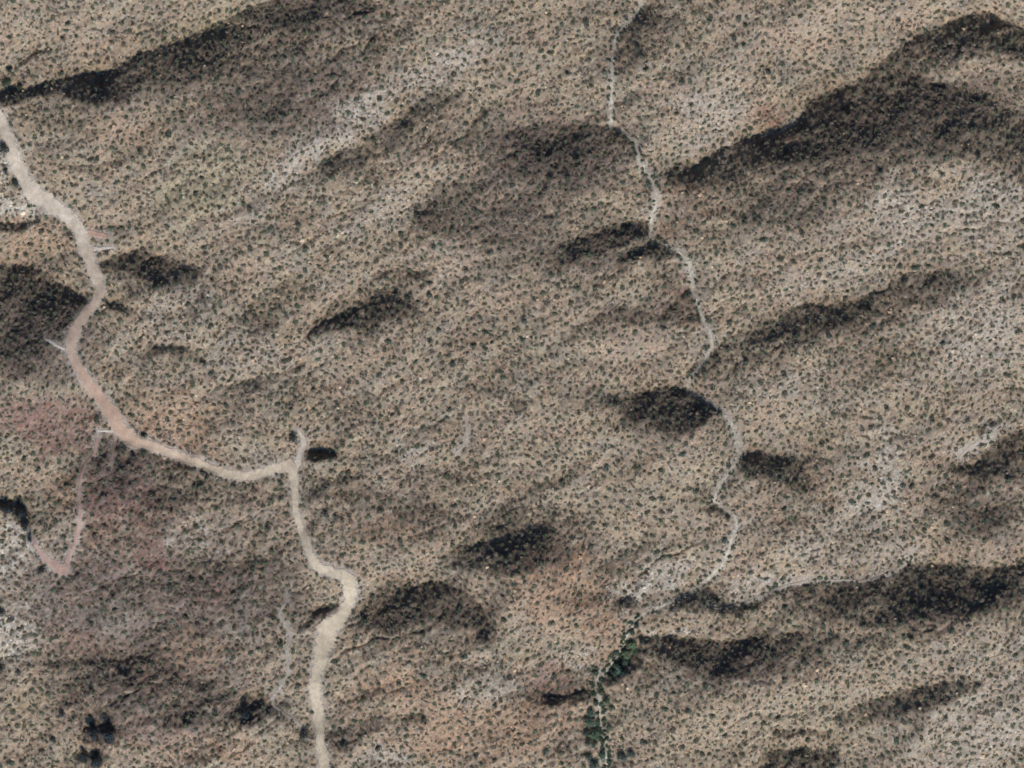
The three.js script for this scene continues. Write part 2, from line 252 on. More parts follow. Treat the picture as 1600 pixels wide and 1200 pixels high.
{ // smooth the bed of the ways, roughen everything else
  const src = hgt.slice();
  for (let pass = 0; pass < 6; pass++) {
    const s = hgt.slice();
    for (let j = 1; j < N - 1; j++) for (let i = 1; i < N - 1; i++) {
      const q = j * N + i, m = 1 - sstep(0, 2.5, way[q]); if (m <= 0) continue;
      const av = (s[q - 1] + s[q + 1] + s[q - N] + s[q + N] + s[q - N - 1] + s[q - N + 1] + s[q + N - 1] + s[q + N + 1]) / 8;
      hgt[q] = s[q] * (1 - m) + av * m;
    }
  }
  for (let j = 0; j < N; j++) for (let i = 0; i < N; i++) {
    const q = j * N + i, x = (i - HALF) * CELL, z = (j - HALF) * CELL, m = sstep(0.3, 3, way[q]);
    hgt[q] += m * (0.30 * nA(x / 7.5 + 3, z / 7.5) + 0.16 * nB(x / 3.4, z / 3.4 + 8) + 0.07 * nC(x / 1.7, z / 1.7)) - (1 - m) * 0.12;
  }
  for (let j = 0; j < N; j++) for (let i = 0; i < N; i++) { const q = j * N + i; hgt[q] -= sstep(0.3, 3, way[q]) * 0.65 * drain((i - HALF) * CELL, (j - HALF) * CELL); }
  let mean = 0; for (let q = 0; q < N * N; q++) mean += hgt[q]; mean /= N * N; for (let q = 0; q < N * N; q++) hgt[q] -= mean;
}
const wrap = i => ((i % N) + N) % N;
function height(x, z) {                            // exact height of the triangulated sheet
  const fx = x / CELL + HALF, fz = z / CELL + HALF, i = Math.floor(fx), j = Math.floor(fz), u = fx - i, v = fz - j;
  const a = hgt[wrap(j) * N + wrap(i)], b = hgt[wrap(j) * N + wrap(i + 1)], c = hgt[wrap(j + 1) * N + wrap(i)], d = hgt[wrap(j + 1) * N + wrap(i + 1)];
  return u + v <= 1 ? a + (b - a) * u + (c - a) * v : d + (c - d) * (1 - u) + (b - d) * (1 - v);
}
const wayAt = (x, z) => way[wrap(Math.round(z / CELL) + HALF) * N + wrap(Math.round(x / CELL) + HALF)];
const bankAt = (x, z) => bank[wrap(Math.round(z / CELL) + HALF) * N + wrap(Math.round(x / CELL) + HALF)];

// ---------------------------------------------------------------- soils, with shade of the dark banks painted into the colour
const C = { tan: lin(179, 156, 120), pink: lin(175, 146, 116), grey: lin(156, 142, 118), straw: lin(176, 160, 121), pale: lin(190, 174, 147), orange: lin(181, 143, 106), red: lin(142, 102, 85), mauve: lin(124, 104, 90), bankShade: lin(128, 107, 88), white: lin(210, 195, 165), sand: lin(203, 188, 163) };
const SOIL = [   // x, y, rx, ry, turn, colour, amount
  [90,668,75,42,.1,'red',.85],[175,770,50,40,0,'red',.5],[30,640,50,30,0,'red',.4],[150,900,60,40,0,'red',.35],[190,790,80,62,0,'red',.7],[120,650,60,40,0,'pink',.5],[190,830,60,40,0,'orange',.35],[170,830,22,16,0,'orange',.6],
  [280,672,75,55,.3,'orange',.6],[240,640,50,30,.5,'orange',.4],[880,930,95,70,.3,'orange',.6],[870,880,40,50,0,'orange',.55],[830,1130,90,60,0,'orange',.5],[960,1000,60,60,0,'orange',.4],[680,1130,80,60,0,'orange',.4],[610,1070,70,35,-.3,'orange',.6],[590,830,50,30,0,'orange',.45],[730,1150,120,60,0,'orange',.35],[860,1070,60,30,0,'red',.4],
  [1190,180,40,30,0,'orange',.45],[250,1040,60,50,0,'orange',.4],[60,370,70,40,0,'orange',.4],[1080,320,60,40,0,'orange',.3],[1060,480,40,40,0,'red',.35],
  [14,868,34,55,.2,'white',.85],[20,985,44,58,.1,'white',.85],[75,955,22,25,0,'pale',.7],[1020,908,75,30,-.35,'pale',.85],[995,918,30,16,-.3,'white',.6],[1390,312,40,40,0,'pale',.55],[1385,735,28,70,.1,'pale',.75],[1350,800,50,40,0,'pale',.5],[1120,165,55,50,0,'pale',.45],[1120,230,70,40,0,'pale',.4],[520,205,120,32,-.6,'pale',.75],[690,105,110,28,-.5,'pale',.6],[420,310,90,24,-.4,'pale',.4],[600,330,90,26,-.5,'pale',.35],[1480,330,170,30,-.4,'pale',.4],[1300,430,120,24,-.4,'pale',.35],[1230,600,90,20,-.3,'pale',.3],[800,800,90,30,-.3,'pale',.25],[220,900,230,220,0,'mauve',.3],[310,820,24,10,.2,'pale',.7],[330,865,30,9,.1,'pale',.6],[190,820,10,14,0,'pale',.6],[270,850,30,10,.2,'pale',.4],[390,1000,20,8,0,'pale',.5],[640,712,34,20,-.4,'pale',.7],[1195,912,60,22,-.2,'pale',.7],[1530,520,90,80,-.4,'pale',.45],[1050,989,60,9,.05,'pale',.8],[1400,865,50,40,0,'pale',.5],[1530,690,55,14,-.4,'pale',.75],[1560,350,70,70,0,'pale',.35],[14,326,48,20,.2,'white',.95],[4,255,18,40,.3,'white',.95],[50,300,40,20,.8,'pale',.5],[280,480,70,60,-.4,'pale',.35],[385,565,60,70,0,'pale',.3],[590,1190,40,20,0,'pale',.55],[760,1075,60,40,0,'pale',.35],[910,1035,40,22,.4,'pale',.5],[1300,850,80,50,0,'pale',.3],[340,270,90,50,-.4,'straw',.6],[190,200,60,40,0,'orange',.25],[1210,180,30,24,0,'red',.35],[640,820,60,40,0,'orange',.3],[290,312,70,40,-.3,'straw',.5],[340,30,90,30,-.4,'straw',.55],[1580,1080,120,100,0,'pale',.3],[1180,1160,200,60,0,'tan',.6],[1500,1150,150,60,0,'pale',.3],
  [210,950,220,110,.1,'mauve',.5],[250,1090,170,80,0,'mauve',.5],[240,870,40,26,0,'red',.6],[90,760,50,30,0,'orange',.4],[120,1010,50,30,0,'red',.45],[300,1020,50,40,0,'orange',.4],[340,930,40,26,0,'red',.4],[40,1100,50,40,0,'tan',.6],[200,1150,80,30,0,'red',.35],[380,960,50,40,0,'grey',.5],[180,960,50,26,.2,'grey',.5],[330,1170,90,30,0,'orange',.35],[60,520,95,85,.3,'mauve',.7],[440,155,150,75,-.3,'mauve',.5],[860,245,130,75,0,'mauve',.6],[1400,190,230,75,-.25,'bankShade',.65],[1450,930,170,45,0,'bankShade',.55],[1150,1035,140,45,-.1,'bankShade',.6],[820,860,70,45,-.2,'bankShade',.6],[670,955,110,45,.1,'bankShade',.55],[940,390,80,40,-.3,'bankShade',.6],[1050,645,75,40,0,'bankShade',.6],[230,420,70,30,.2,'bankShade',.5],[780,360,120,80,.4,'mauve',.35],[190,720,70,60,0,'mauve',.5],[420,920,70,70,0,'mauve',.35],[1240,330,90,50,0,'mauve',.35],[1470,450,70,40,0,'mauve',.35],[1300,500,110,35,-.2,'bankShade',.35],[250,130,130,40,-.3,'bankShade',.4],[500,20,120,40,0,'mauve',.5],[620,820,80,50,0,'mauve',.3],[1020,500,80,35,0,'bankShade',.35],[1540,800,70,60,0,'bankShade',.4],[560,500,70,30,-.4,'bankShade',.3],  // brown and mauve on shaded banks is painted shade; lower-left mauve is soil
];
const soilCol = [0, 0, 0];
function soil(x, z) {
  let px = x / M + 800, py = z / M + 600;
  const wx = 16 * nA(px / 60, py / 60 + 3) + 7 * nB(px / 20, py / 20), wy = 16 * nB(px / 60 + 4, py / 60) + 7 * nC(px / 20, py / 20);
  const t1 = 0.5 + 0.5 * nC(px / 130, py / 90), t2 = 0.5 + 0.5 * nD(px / 75 + 8, py / 60), t3 = nA(px / 34, py / 28 + 50);
  for (let k = 0; k < 3; k++) { let c = C.tan[k] + (C.pink[k] - C.tan[k]) * t1 * 0.8; c += (C.grey[k] - c) * 0.75 * t2 * t2; if (t3 > 0) c += (C.straw[k] - c) * 0.5 * t3; soilCol[k] = c; }
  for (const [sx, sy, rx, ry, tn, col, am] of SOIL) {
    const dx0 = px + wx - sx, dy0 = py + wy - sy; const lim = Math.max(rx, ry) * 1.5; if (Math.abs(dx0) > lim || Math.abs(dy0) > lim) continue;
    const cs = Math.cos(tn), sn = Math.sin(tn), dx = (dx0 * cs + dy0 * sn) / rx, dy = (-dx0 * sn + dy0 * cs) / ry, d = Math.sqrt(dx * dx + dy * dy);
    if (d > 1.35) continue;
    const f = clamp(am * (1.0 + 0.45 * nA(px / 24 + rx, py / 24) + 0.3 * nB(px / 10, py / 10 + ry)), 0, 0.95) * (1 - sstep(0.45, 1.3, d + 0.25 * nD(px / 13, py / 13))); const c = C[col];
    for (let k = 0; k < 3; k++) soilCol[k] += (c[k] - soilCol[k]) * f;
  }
  // stones, litter, dry forbs: patchy grain of light and dark matter
  const s1 = nB(px / 9, py / 9 + 70), s2 = nC(px / 4.2 + 30, py / 4.2), s3 = nD(px / 2.1, py / 2.1);
  let m = 1 + 0.09 * nA(px / 17 + 31, py / 17) + 0.22 * s1 + 0.25 * s2 + 0.14 * s3;
  const hue = 0.085 * nA(px / 7 + 90, py / 7) + 0.05 * nB(px / 16, py / 16 + 40), hue2 = 0.045 * nC(px / 8 + 60, py / 8);
  soilCol[0] *= m * (1 + hue); soilCol[1] *= m * (1 + hue2); soilCol[2] *= m * (1 - hue);
  const w = wayAt(x, z);                             // trodden, sandy verges
  if (w < 3.4) { const f = 0.65 * (1 - sstep(-0.5, 3.2, w + 1.5 * nB(px / 6, py / 6) + 1.2 * nA(px / 17, py / 17))); for (let k = 0; k < 3; k++) soilCol[k] += (C.sand[k] * 0.9 - soilCol[k]) * f; }
  return soilCol;
}
const ALB = 0.86;                                   // survey colours are as seen in full sun; this brings them to base colours

// fine grain shared by soil and sand
function grainTexture(seed, lo, hi) {
  const S = 512, r = rng(seed), d = new Uint8Array(S * S * 4), v = new Float32Array(S * S);
  for (let q = 0; q < S * S; q++) v[q] = 0.5 + (r() - 0.5) * 0.5;
  for (let k = 0; k < 5200; k++) { const x = r() * S | 0, y = r() * S | 0, R = 1 + r() * 4, a = (r() - 0.48) * 0.8; for (let j = -5; j <= 5; j++) for (let i = -5; i <= 5; i++) { const e = Math.hypot(i, j * (0.7 + 0.6 * (k % 3) / 2)); if (e < R) { const q = ((y + j + S) % S) * S + (x + i + S) % S; v[q] += a * (1 - e / R * 0.5); } } }
  for (let q = 0; q < S * S; q++) { const c = 255 * clamp(lo + (hi - lo) * clamp(v[q], 0, 1), 0, 1); d[q * 4] = d[q * 4 + 1] = d[q * 4 + 2] = c; d[q * 4 + 3] = 255; }
  const t = new THREE.DataTexture(d, S, S); t.wrapS = t.wrapT = THREE.RepeatWrapping; t.magFilter = THREE.LinearFilter; t.minFilter = THREE.LinearMipmapLinearFilter; t.generateMipmaps = true; t.needsUpdate = true; return t;
}
const soilGrain = grainTexture(5, 0.72, 1.0); soilGrain.colorSpace = THREE.SRGBColorSpace;
const bumpGrain = grainTexture(6, 0, 1);
const sandGrain = grainTexture(7, 0.86, 1.0); sandGrain.colorSpace = THREE.SRGBColorSpace;
const groundMat = new THREE.MeshStandardMaterial({ vertexColors: true, map: soilGrain, bumpMap: bumpGrain, bumpScale: 0.10, roughness: 1 });

// ---------------------------------------------------------------- the ground, one sheet: fine where it is seen, coarser beyond
{
  const axis = half => { const a = []; const n = Math.round(half / CELL); for (let i = -n; i <= n; i++) a.push(i * CELL); let s = CELL, p = n * CELL; const o = []; while (p < 4200) { s = Math.min(s * 1.13, 140); p += s; o.push(p); } return [...o.slice().reverse().map(v => -v), ...a, ...o]; };
  const X = axis(345), Z = axis(265), nx = X.length, nz = Z.length;
  const pos = new Float32Array(nx * nz * 3), col = new Float32Array(nx * nz * 3), uv = new Float32Array(nx * nz * 2);
  for (let j = 0; j < nz; j++) for (let i = 0; i < nx; i++) {
    const q = j * nx + i, x = X[i], z = Z[j];
    pos[q * 3] = x; pos[q * 3 + 1] = height(x, z); pos[q * 3 + 2] = z;
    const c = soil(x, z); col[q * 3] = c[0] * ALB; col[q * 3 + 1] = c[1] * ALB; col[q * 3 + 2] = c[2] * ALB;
    uv[q * 2] = x / 41; uv[q * 2 + 1] = z / 41;
  }
  const idx = new Uint32Array((nx - 1) * (nz - 1) * 6); let t = 0;
  for (let j = 0; j + 1 < nz; j++) for (let i = 0; i + 1 < nx; i++) { const a = j * nx + i, b = a + 1, c = a + nx, d = c + 1; idx[t++] = a; idx[t++] = c; idx[t++] = b; idx[t++] = b; idx[t++] = c; idx[t++] = d; }
  const geo = new THREE.BufferGeometry(); geo.setAttribute('position', new THREE.BufferAttribute(pos, 3)); geo.setAttribute('color', new THREE.BufferAttribute(col, 3)); geo.setAttribute('uv', new THREE.BufferAttribute(uv, 2)); geo.setIndex(new THREE.BufferAttribute(idx, 1)); geo.computeVertexNormals();
  const m = new THREE.Mesh(geo, groundMat); m.name = 'ground'; m.userData = { kind: 'structure', label: 'dry stony hillsides cut by gullies, tan and mauve soil', category: 'terrain' };
  scene.add(shadow(m));
}

// ---------------------------------------------------------------- roads, tracks, washes: sheets laid on the ground
const sandMat = new THREE.MeshStandardMaterial({ vertexColors: true, map: sandGrain, bumpMap: bumpGrain, bumpScale: 0.03, roughness: 1 });
const rockMat = new THREE.MeshStandardMaterial({ vertexColors: true, map: soilGrain, bumpMap: bumpGrain, bumpScale: 0.10, roughness: 0.95 });
function strip(name, key, label, category, colour, { lift = 0.07, ragged = 0.24, mat = sandMat, patch = 0.11 } = {}) {
  const S = SAMP[key], n = S.length, across = Math.max(4, Math.ceil(Math.max(...S.map(p => p.y)) / 0.55));
  const pos = [], col = [], uv = [], idx = [];
  for (let i = 0; i < n; i++) {
    const a = S[Math.max(0, i - 2)], b = S[Math.min(n - 1, i + 2)], p = S[i]; const L = Math.hypot(b.x - a.x, b.z - a.z) || 1, nx = -(b.z - a.z) / L, nz = (b.x - a.x) / L;
    const end = Math.min(1, 0.25 + Math.min(i, n - 1 - i) / 5);
    const wl = p.y / 2 * end * (1 + ragged * 0.7 * nC(p.x / 1.3 + 4, p.z / 1.3) + ragged * 1.2 * nA(p.x / 9, p.z / 9) + ragged * nB(p.x / 2.6, p.z / 2.6)), wr = p.y / 2 * end * (1 + ragged * 1.2 * nC(p.x / 9, p.z / 9) + ragged * nD(p.x / 2.6, p.z / 2.6));
    for (let k = -1; k <= across + 1; k++) {
      const e = k < 0 || k > across, t = clamp(k, 0, across) / across, s = -wl + (wl + wr) * t;
      const x = p.x + nx * s, z = p.z + nz * s;
      pos.push(x, height(x, z) + (e ? -0.35 : lift), z); uv.push(x / 23, z / 23);
      const px = x / M, py = z / M, edge = Math.min(t, 1 - t) * (wl + wr), spill = 0.75 * (1 - sstep(0, 1.6, edge / Math.min(1, p.y / 5) + 1.3 * nD(px / 4, py / 4) + 0.8 * nA(px / 10, py / 10))) * (p.y < 3.2 ? 0.25 : Math.min(1, p.y / 5));
      const c = mix(colour(px + 800, py + 600, t), soil(x, z), spill);
      const m = ALB * (1 + patch * nA(px / 14, py / 14) + patch * nB(px / 5, py / 5) + patch * 0.8 * nC(px / 2, py / 2));
      col.push(c[0] * m, c[1] * m, c[2] * m);
    }
  }
  const w = across + 3;
  for (let i = 0; i + 1 < n; i++) for (let k = 0; k + 1 < w; k++) { const a = i * w + k; idx.push(a, a + 1, a + w, a + 1, a + w + 1, a + w); }
  const geo = new THREE.BufferGeometry(); geo.setAttribute('position', new THREE.Float32BufferAttribute(pos, 3)); geo.setAttribute('color', new THREE.Float32BufferAttribute(col, 3)); geo.setAttribute('uv', new THREE.Float32BufferAttribute(uv, 2)); geo.setIndex(idx); geo.computeVertexNormals();
  const ny = geo.attributes.normal; let up = 0; for (let i = 0; i < ny.count; i++) up += ny.getY(i);
  if (up < 0) { const f = geo.index.array; for (let i = 0; i < f.length; i += 3) { const t = f[i]; f[i] = f[i + 1]; f[i + 1] = t; } geo.computeVertexNormals(); }
  const m = new THREE.Mesh(geo, mat); m.name = numbered(name); m.userData = { kind: 'structure', label, category }; scene.add(shadow(m)); return m;
}
const mix = (a, b, t) => [a[0] + (b[0] - a[0]) * t, a[1] + (b[1] - a[1]) * t, a[2] + (b[2] - a[2]) * t];
const roadPale = lin(199, 180, 150), roadPink = lin(192, 159, 128), roadCream = lin(203, 183, 147), trackPink = lin(180, 144, 122), washGrey = lin(208, 194, 164), washTan = lin(198, 182, 148), cutOrange = lin(186, 150, 122);
strip('dirt_road', 'ROAD', 'wide pale dirt road winding down the left side', 'road', (px, py) => py < 640 ? mix(roadPale, roadPink, sstep(330, 620, py)) : mix(roadPink, roadCream, sstep(660, 760, py)), { lift: 0.075 });
strip('spur_track', 'SPUR', 'short sandy spur leaving the road at its sharp corner', 'track', () => mix(roadCream, C.sand, .5), { lift: 0.062, ragged: 0.25 });
strip('narrow_track', 'TRACK', 'narrow pinkish track winding down from the lane', 'track', () => trackPink, { ragged: 0.2 });
strip('bare_clearing', 'PAD', 'small bare pinkish clearing at the foot of the narrow track', 'bare soil', () => trackPink, { lift: 0.085, ragged: 0.3 });
strip('short_lane', 'LANE', 'short straight pale lane joining the road from the left', 'track', () => C.sand, { lift: 0.06, ragged: 0.1 });
strip('footpath', 'FOOT', 'faint footpath running down through dark scrub below the lane', 'path', () => trackPink, { lift: 0.05, ragged: 0.3 });
strip('spur_track', 'BANK_SPUR', 'stubby pale spur on the left of the road bend', 'track', () => C.sand, { lift: 0.06, ragged: 0.25 });
strip('bare_strip', 'CUT_STRIP', 'bare orange strip of soil right of the upper road', 'bare soil', () => cutOrange, { lift: 0.06, ragged: 0.3 });
strip('bare_strip', 'CUT_STRIP2', 'small pale pull-off strip right of the upper road', 'bare soil', () => C.sand, { lift: 0.06, ragged: 0.3 });
strip('dry_wash', 'WASH', 'long thin pale stony wash winding down the right centre', 'wash', (px, py, t) => mix(washGrey, washTan, 0.5 + 0.5 * nA(px / 40, py / 40)), { ragged: 0.6, mat: rockMat, patch: 0.2 });
strip('dry_wash', 'BRANCH_WASH', 'pale side wash running in from the lower right hills', 'wash', () => C.pale, { lift: 0.06, ragged: 0.5, mat: rockMat, patch: 0.14 });
strip('dry_wash', 'LEDGE_WASH', 'short pale wash above the dark bank at the right edge', 'wash', () => C.pale, { ragged: 0.5, mat: rockMat, patch: 0.14 });
strip('footpath', 'SIDE_PATH', 'thin pale path left of the lower road', 'path', () => C.pale, { lift: 0.05, ragged: 0.6, mat: rockMat, patch: 0.14 });
strip('dry_gully', 'HILL_GULLY', 'short faint pale gully on the middle hillside', 'gully', () => C.pale, { ragged: 0.5, mat: rockMat, patch: 0.14 });
strip('dry_gully', 'CROSS_GULLY', 'short pale gully at the edge of the dark upper right slope', 'gully', () => C.pale, { ragged: 0.5, mat: rockMat, patch: 0.14 });

// ---------------------------------------------------------------- plants
function leafyCrown(r, count, leaf, flat, lobes, stretch = 1) {        // small leaf-sized faces spread through lobes of the crown
  const pos = [], nor = [];
  const L = []; for (let k = 0; k < lobes; k++) { const a = r() * 6.283, d = k ? 0.3 + 0.35 * r() : 0; L.push([d * Math.cos(a) * stretch, 0.55 * flat + (k ? -0.18 : 0.1) * flat * r() * 2, d * Math.sin(a), k ? 0.42 + 0.22 * r() : 0.62]); }
  const e1 = new THREE.Vector3(), e2 = new THREE.Vector3(), n = new THREE.Vector3();
  for (let k = 0; k < count; k++) {
    const l = L[k % lobes]; n.set(r() * 2 - 1, r() * 1.7 - 0.6, r() * 2 - 1).normalize();
    const rad = l[3] * (0.55 + 0.5 * Math.pow(r(), 0.6));
    const cx = l[0] + n.x * rad, cy = Math.max(0.05, l[1] + n.y * rad * flat), cz = l[2] + n.z * rad;
    n.x += (r() - .5) * 1.3; n.y += (r() - .3) * 1.2; n.z += (r() - .5) * 1.3; n.normalize();
    e1.set(r() - .5, r() - .5, r() - .5).cross(n).normalize(); e2.crossVectors(n, e1);
    const s = leaf * (0.6 + 0.8 * r()), w = s * (0.55 + 0.35 * r());
    const P = [[-s, 0], [0, -w], [s, 0], [0, w]].map(([a, b]) => [cx + e1.x * a + e2.x * b, Math.max(0.01, cy + e1.y * a + e2.y * b), cz + e1.z * a + e2.z * b]);
    for (const i of [0, 1, 2, 0, 2, 3]) { pos.push(...P[i]); nor.push(n.x, n.y, n.z); }
  }
  const geo = new THREE.BufferGeometry(); geo.setAttribute('position', new THREE.Float32BufferAttribute(pos, 3)); geo.setAttribute('normal', new THREE.Float32BufferAttribute(nor, 3)); return geo;
}
function limbs(r, n, h, spread, rad, trunk) {                // tapered stems leaning out from one foot
  const parts = [];
  const rod = (a, b, r0, r1) => { const d = new THREE.Vector3().subVectors(b, a), g0 = new THREE.CylinderGeometry(r1, r0, d.length(), 6, 1); g0.translate(0, d.length() / 2, 0); g0.applyQuaternion(new THREE.Quaternion().setFromUnitVectors(new THREE.Vector3(0, 1, 0), d.normalize())); g0.translate(a.x, a.y, a.z); parts.push(g0); };
  const top = new THREE.Vector3(0.04, trunk, 0.03); rod(new THREE.Vector3(0, -0.12, 0), top, rad * 1.5, rad);
  for (let k = 0; k < n; k++) { const a = k / n * 6.283 + r() * .6; rod(top, new THREE.Vector3(Math.cos(a) * spread * (0.6 + .5 * r()), h * (0.7 + .4 * r()), Math.sin(a) * spread * (0.6 + .5 * r())), rad * .8, rad * .25); }
  return mergeGeometries(parts);
}
const leafMat = (r, gg, b) => new THREE.MeshStandardMaterial({ color: new THREE.Color().setRGB(r, gg, b), roughness: 0.95, side: THREE.DoubleSide });
const woodMat = new THREE.MeshStandardMaterial({ color: new THREE.Color().setRGB(0.12, 0.095, 0.07), roughness: 1 });
const rs = rng(77);
const SHRUB_GEO = [0, 1, 2, 3].map(k => leafyCrown(rs, 150, 0.13, 0.62, 4 + k % 3, 1 + 0.2 * (k % 2)));
const STEM_GEO = [0, 1].map(() => limbs(rs, 5, 0.5, 0.5, 0.045, 0.12));
const SHRUB_MAT = [leafMat(0.085, 0.09, 0.052), leafMat(0.07, 0.088, 0.052), leafMat(0.1, 0.096, 0.056), leafMat(0.062, 0.075, 0.046)];
const TREE_GEO = [0, 1, 2].map(k => leafyCrown(rs, 620, 0.075, 0.8, 7, 1.1));
const TRUNK_GEO = [0, 1].map(() => limbs(rs, 6, 0.75, 0.5, 0.05, 0.3));

// trees one can tell apart: x, y, crown radius, height factor, leaf colour, label
const TREES = [
  [986,990,6,1,[.05,.075,.04],'small dark green tree at the head of the tree line along the lower wash'],
  [988,1007,8.5,1,[.06,.105,.048],'bright green tree below the pale ledge, upper one in the wash tree line'],
  [981,1023,9,1,[.075,.11,.055],'broad yellowish green tree in the middle of the wash tree line'],
  [992,1019,5.5,1,[.05,.08,.04],'small green tree tucked right of the broad yellowish one in the wash'],
  [968,1045,9,1,[.06,.098,.06],'rounded blue green tree at the lower end of the wash tree line'],
  [977,1037,6,1,[.055,.085,.05],'small tree between the blue green and the yellowish wash trees'],
  [955,1058,5,1,[.04,.055,.035],'dark tree where the wash narrows above its lowest straight run'],
  [949,1097,7,1,[.05,.085,.04],'green tree right of the lowest straight wash, beside its upper part'],
  [955,1107,5.5,1,[.04,.06,.035],'dark little tree leaning against the green one right of the lowest wash'],
  [925,1113,8,1,[.045,.075,.045],'uppermost dark tree in the clump left of the lowest wash'],
  [921,1131,10,1,[.05,.085,.048],'largest green tree in the clump left of the lowest wash'],
  [928,1148,9,1,[.05,.09,.04],'lower green tree in the clump left of the lowest wash'],
  [930,1165,6,1,[.05,.075,.04],'small tree below the clump left of the lowest wash'],
  [940,1182,8,1,[.055,.09,.05],'green tree at the bottom edge just left of the wash mouth'],
  [929,1196,9,1,[.035,.06,.04],'dark tree cut by the bottom edge left of the wash mouth'],
  [971,1186,8,1,[.04,.06,.045],'dark tree at the bottom edge right of the wash mouth'],
  [985,1178,7,1,[.04,.058,.04],'dark tree furthest right of the wash mouth at the bottom edge'],
  [996,978,5,1,[.035,.05,.032],'small dark tree where the lower wash turns left above the green trees'],
  [1001,1003,5,1,[.03,.045,.03],'small dark tree right of the upper bright green wash tree'],
  [961,1053,5,1,[.045,.07,.04],'small green tree between the blue green tree and the narrow wash'],
  [974,1054,5,1,[.03,.045,.03],'small dark tree just below right of the blue green tree'],
  [916,1145,6,1,[.035,.055,.035],'dark tree on the outer left side of the clump by the lowest wash'],
  [920,1162,6,1,[.04,.06,.036],'small dark tree at the lower left tip of the clump'],
  [919,1184,7,1,[.035,.055,.035],'dark tree left of the green one at the bottom edge wash mouth'],
  [932,1098,5,1,[.04,.065,.04],'small tree at the top of the clump left of the lowest wash'],
  [65,893,9,1,[.03,.035,.03],'dark round tree at the foot of the small bare clearing'],
  [32,802,7,1,[.022,.03,.028],'upper blackish tree on the curved dark bank above the white ground'],
  [42,823,8,1,[.022,.03,.028],'middle blackish tree on the curved dark bank above the white ground'],
  [47,843,5,1,[.022,.03,.028],'lowest little blackish tree on the curved dark bank'],
  [10,796,8,1,[.026,.034,.03],'leftmost blackish tree on the curved dark bank at the left edge'],
  [91,914,4,1,[.03,.04,.03],'tiny dark tree just below the small bare clearing'],
  [474,1149,9,1.1,[.025,.035,.028],'dense dark tree close to the left verge of the lowest road'],
  [384,1117,9,1.1,[.022,.03,.028],'dark tree on the dark bank left of the lowest road'],
  [143,1148,11,1.1,[.022,.032,.03],'left one of the two big blackish trees in the lower left thicket'],
  [171,1148,12,1.1,[.022,.032,.03],'right one of the two big blackish trees in the lower left thicket'],
  [131,1183,7,1,[.022,.03,.028],'left blackish tree at the bottom edge under the lower left thicket'],
  [150,1188,10,1.1,[.022,.03,.028],'right blackish tree at the bottom edge under the lower left thicket'],
  [97,1116,7,1,[.025,.034,.03],'dark tree standing alone up left of the lower left thicket'],
  [81,1157,6,1,[.028,.036,.03],'small dark tree left of the lower left thicket'],
  [2,955,8,1,[.028,.036,.03],'dark tree cut by the left edge above the white ground'],
  [1,1047,8,1,[.03,.04,.034],'dark tree cut by the left edge below the white ground'],
  [4,233,10,1,[.03,.04,.028],'dark tree at the left edge under the top of the road'],
  [10,268,6,1,[.045,.055,.034],'olive tree between two pale patches left of the top of the road'],
  [22,288,8,1,[.035,.045,.03],'dark tree left of where the top of the road widens'],
  [14,109,6,1,[.035,.045,.03],'dark tree near the left edge above the road entry gully'],
  [10,131,9,1,[.045,.065,.032],'green tree beside the gully at the left edge above the road'],
  [30,136,6,1,[.045,.06,.032],'smaller green tree right of the one beside the left edge gully'],
  [459,686,8,1,[.045,.055,.036],'tall dark olive tree left of the spur at the road corner'],
];
const taken = [];
TREES.forEach(([px, py, rp, hf, c, label], k) => {
  const [x, z] = W(px, py), R = rp * M * (k < 25 ? 1.08 : 1), gain = k < 25 ? 1.3 : 1.1;
  const t = new THREE.Group(); t.name = numbered('tree'); t.position.set(x, height(x, z), z); t.rotation.y = k * 1.7; t.scale.set(R, R * 0.95 * hf, R);
  const tr = new THREE.Mesh(TRUNK_GEO[k % 2], woodMat); tr.name = 'trunk';
  const cr = new THREE.Mesh(TREE_GEO[k % 3], leafMat(...c.map(v => v * gain))); cr.name = 'crown'; cr.position.y = 0.22;
  t.add(tr, cr); t.userData = { label, category: 'tree', group: 'single trees of the gullies' }; scene.add(shadow(t)); taken.push([x, z, R]);
});

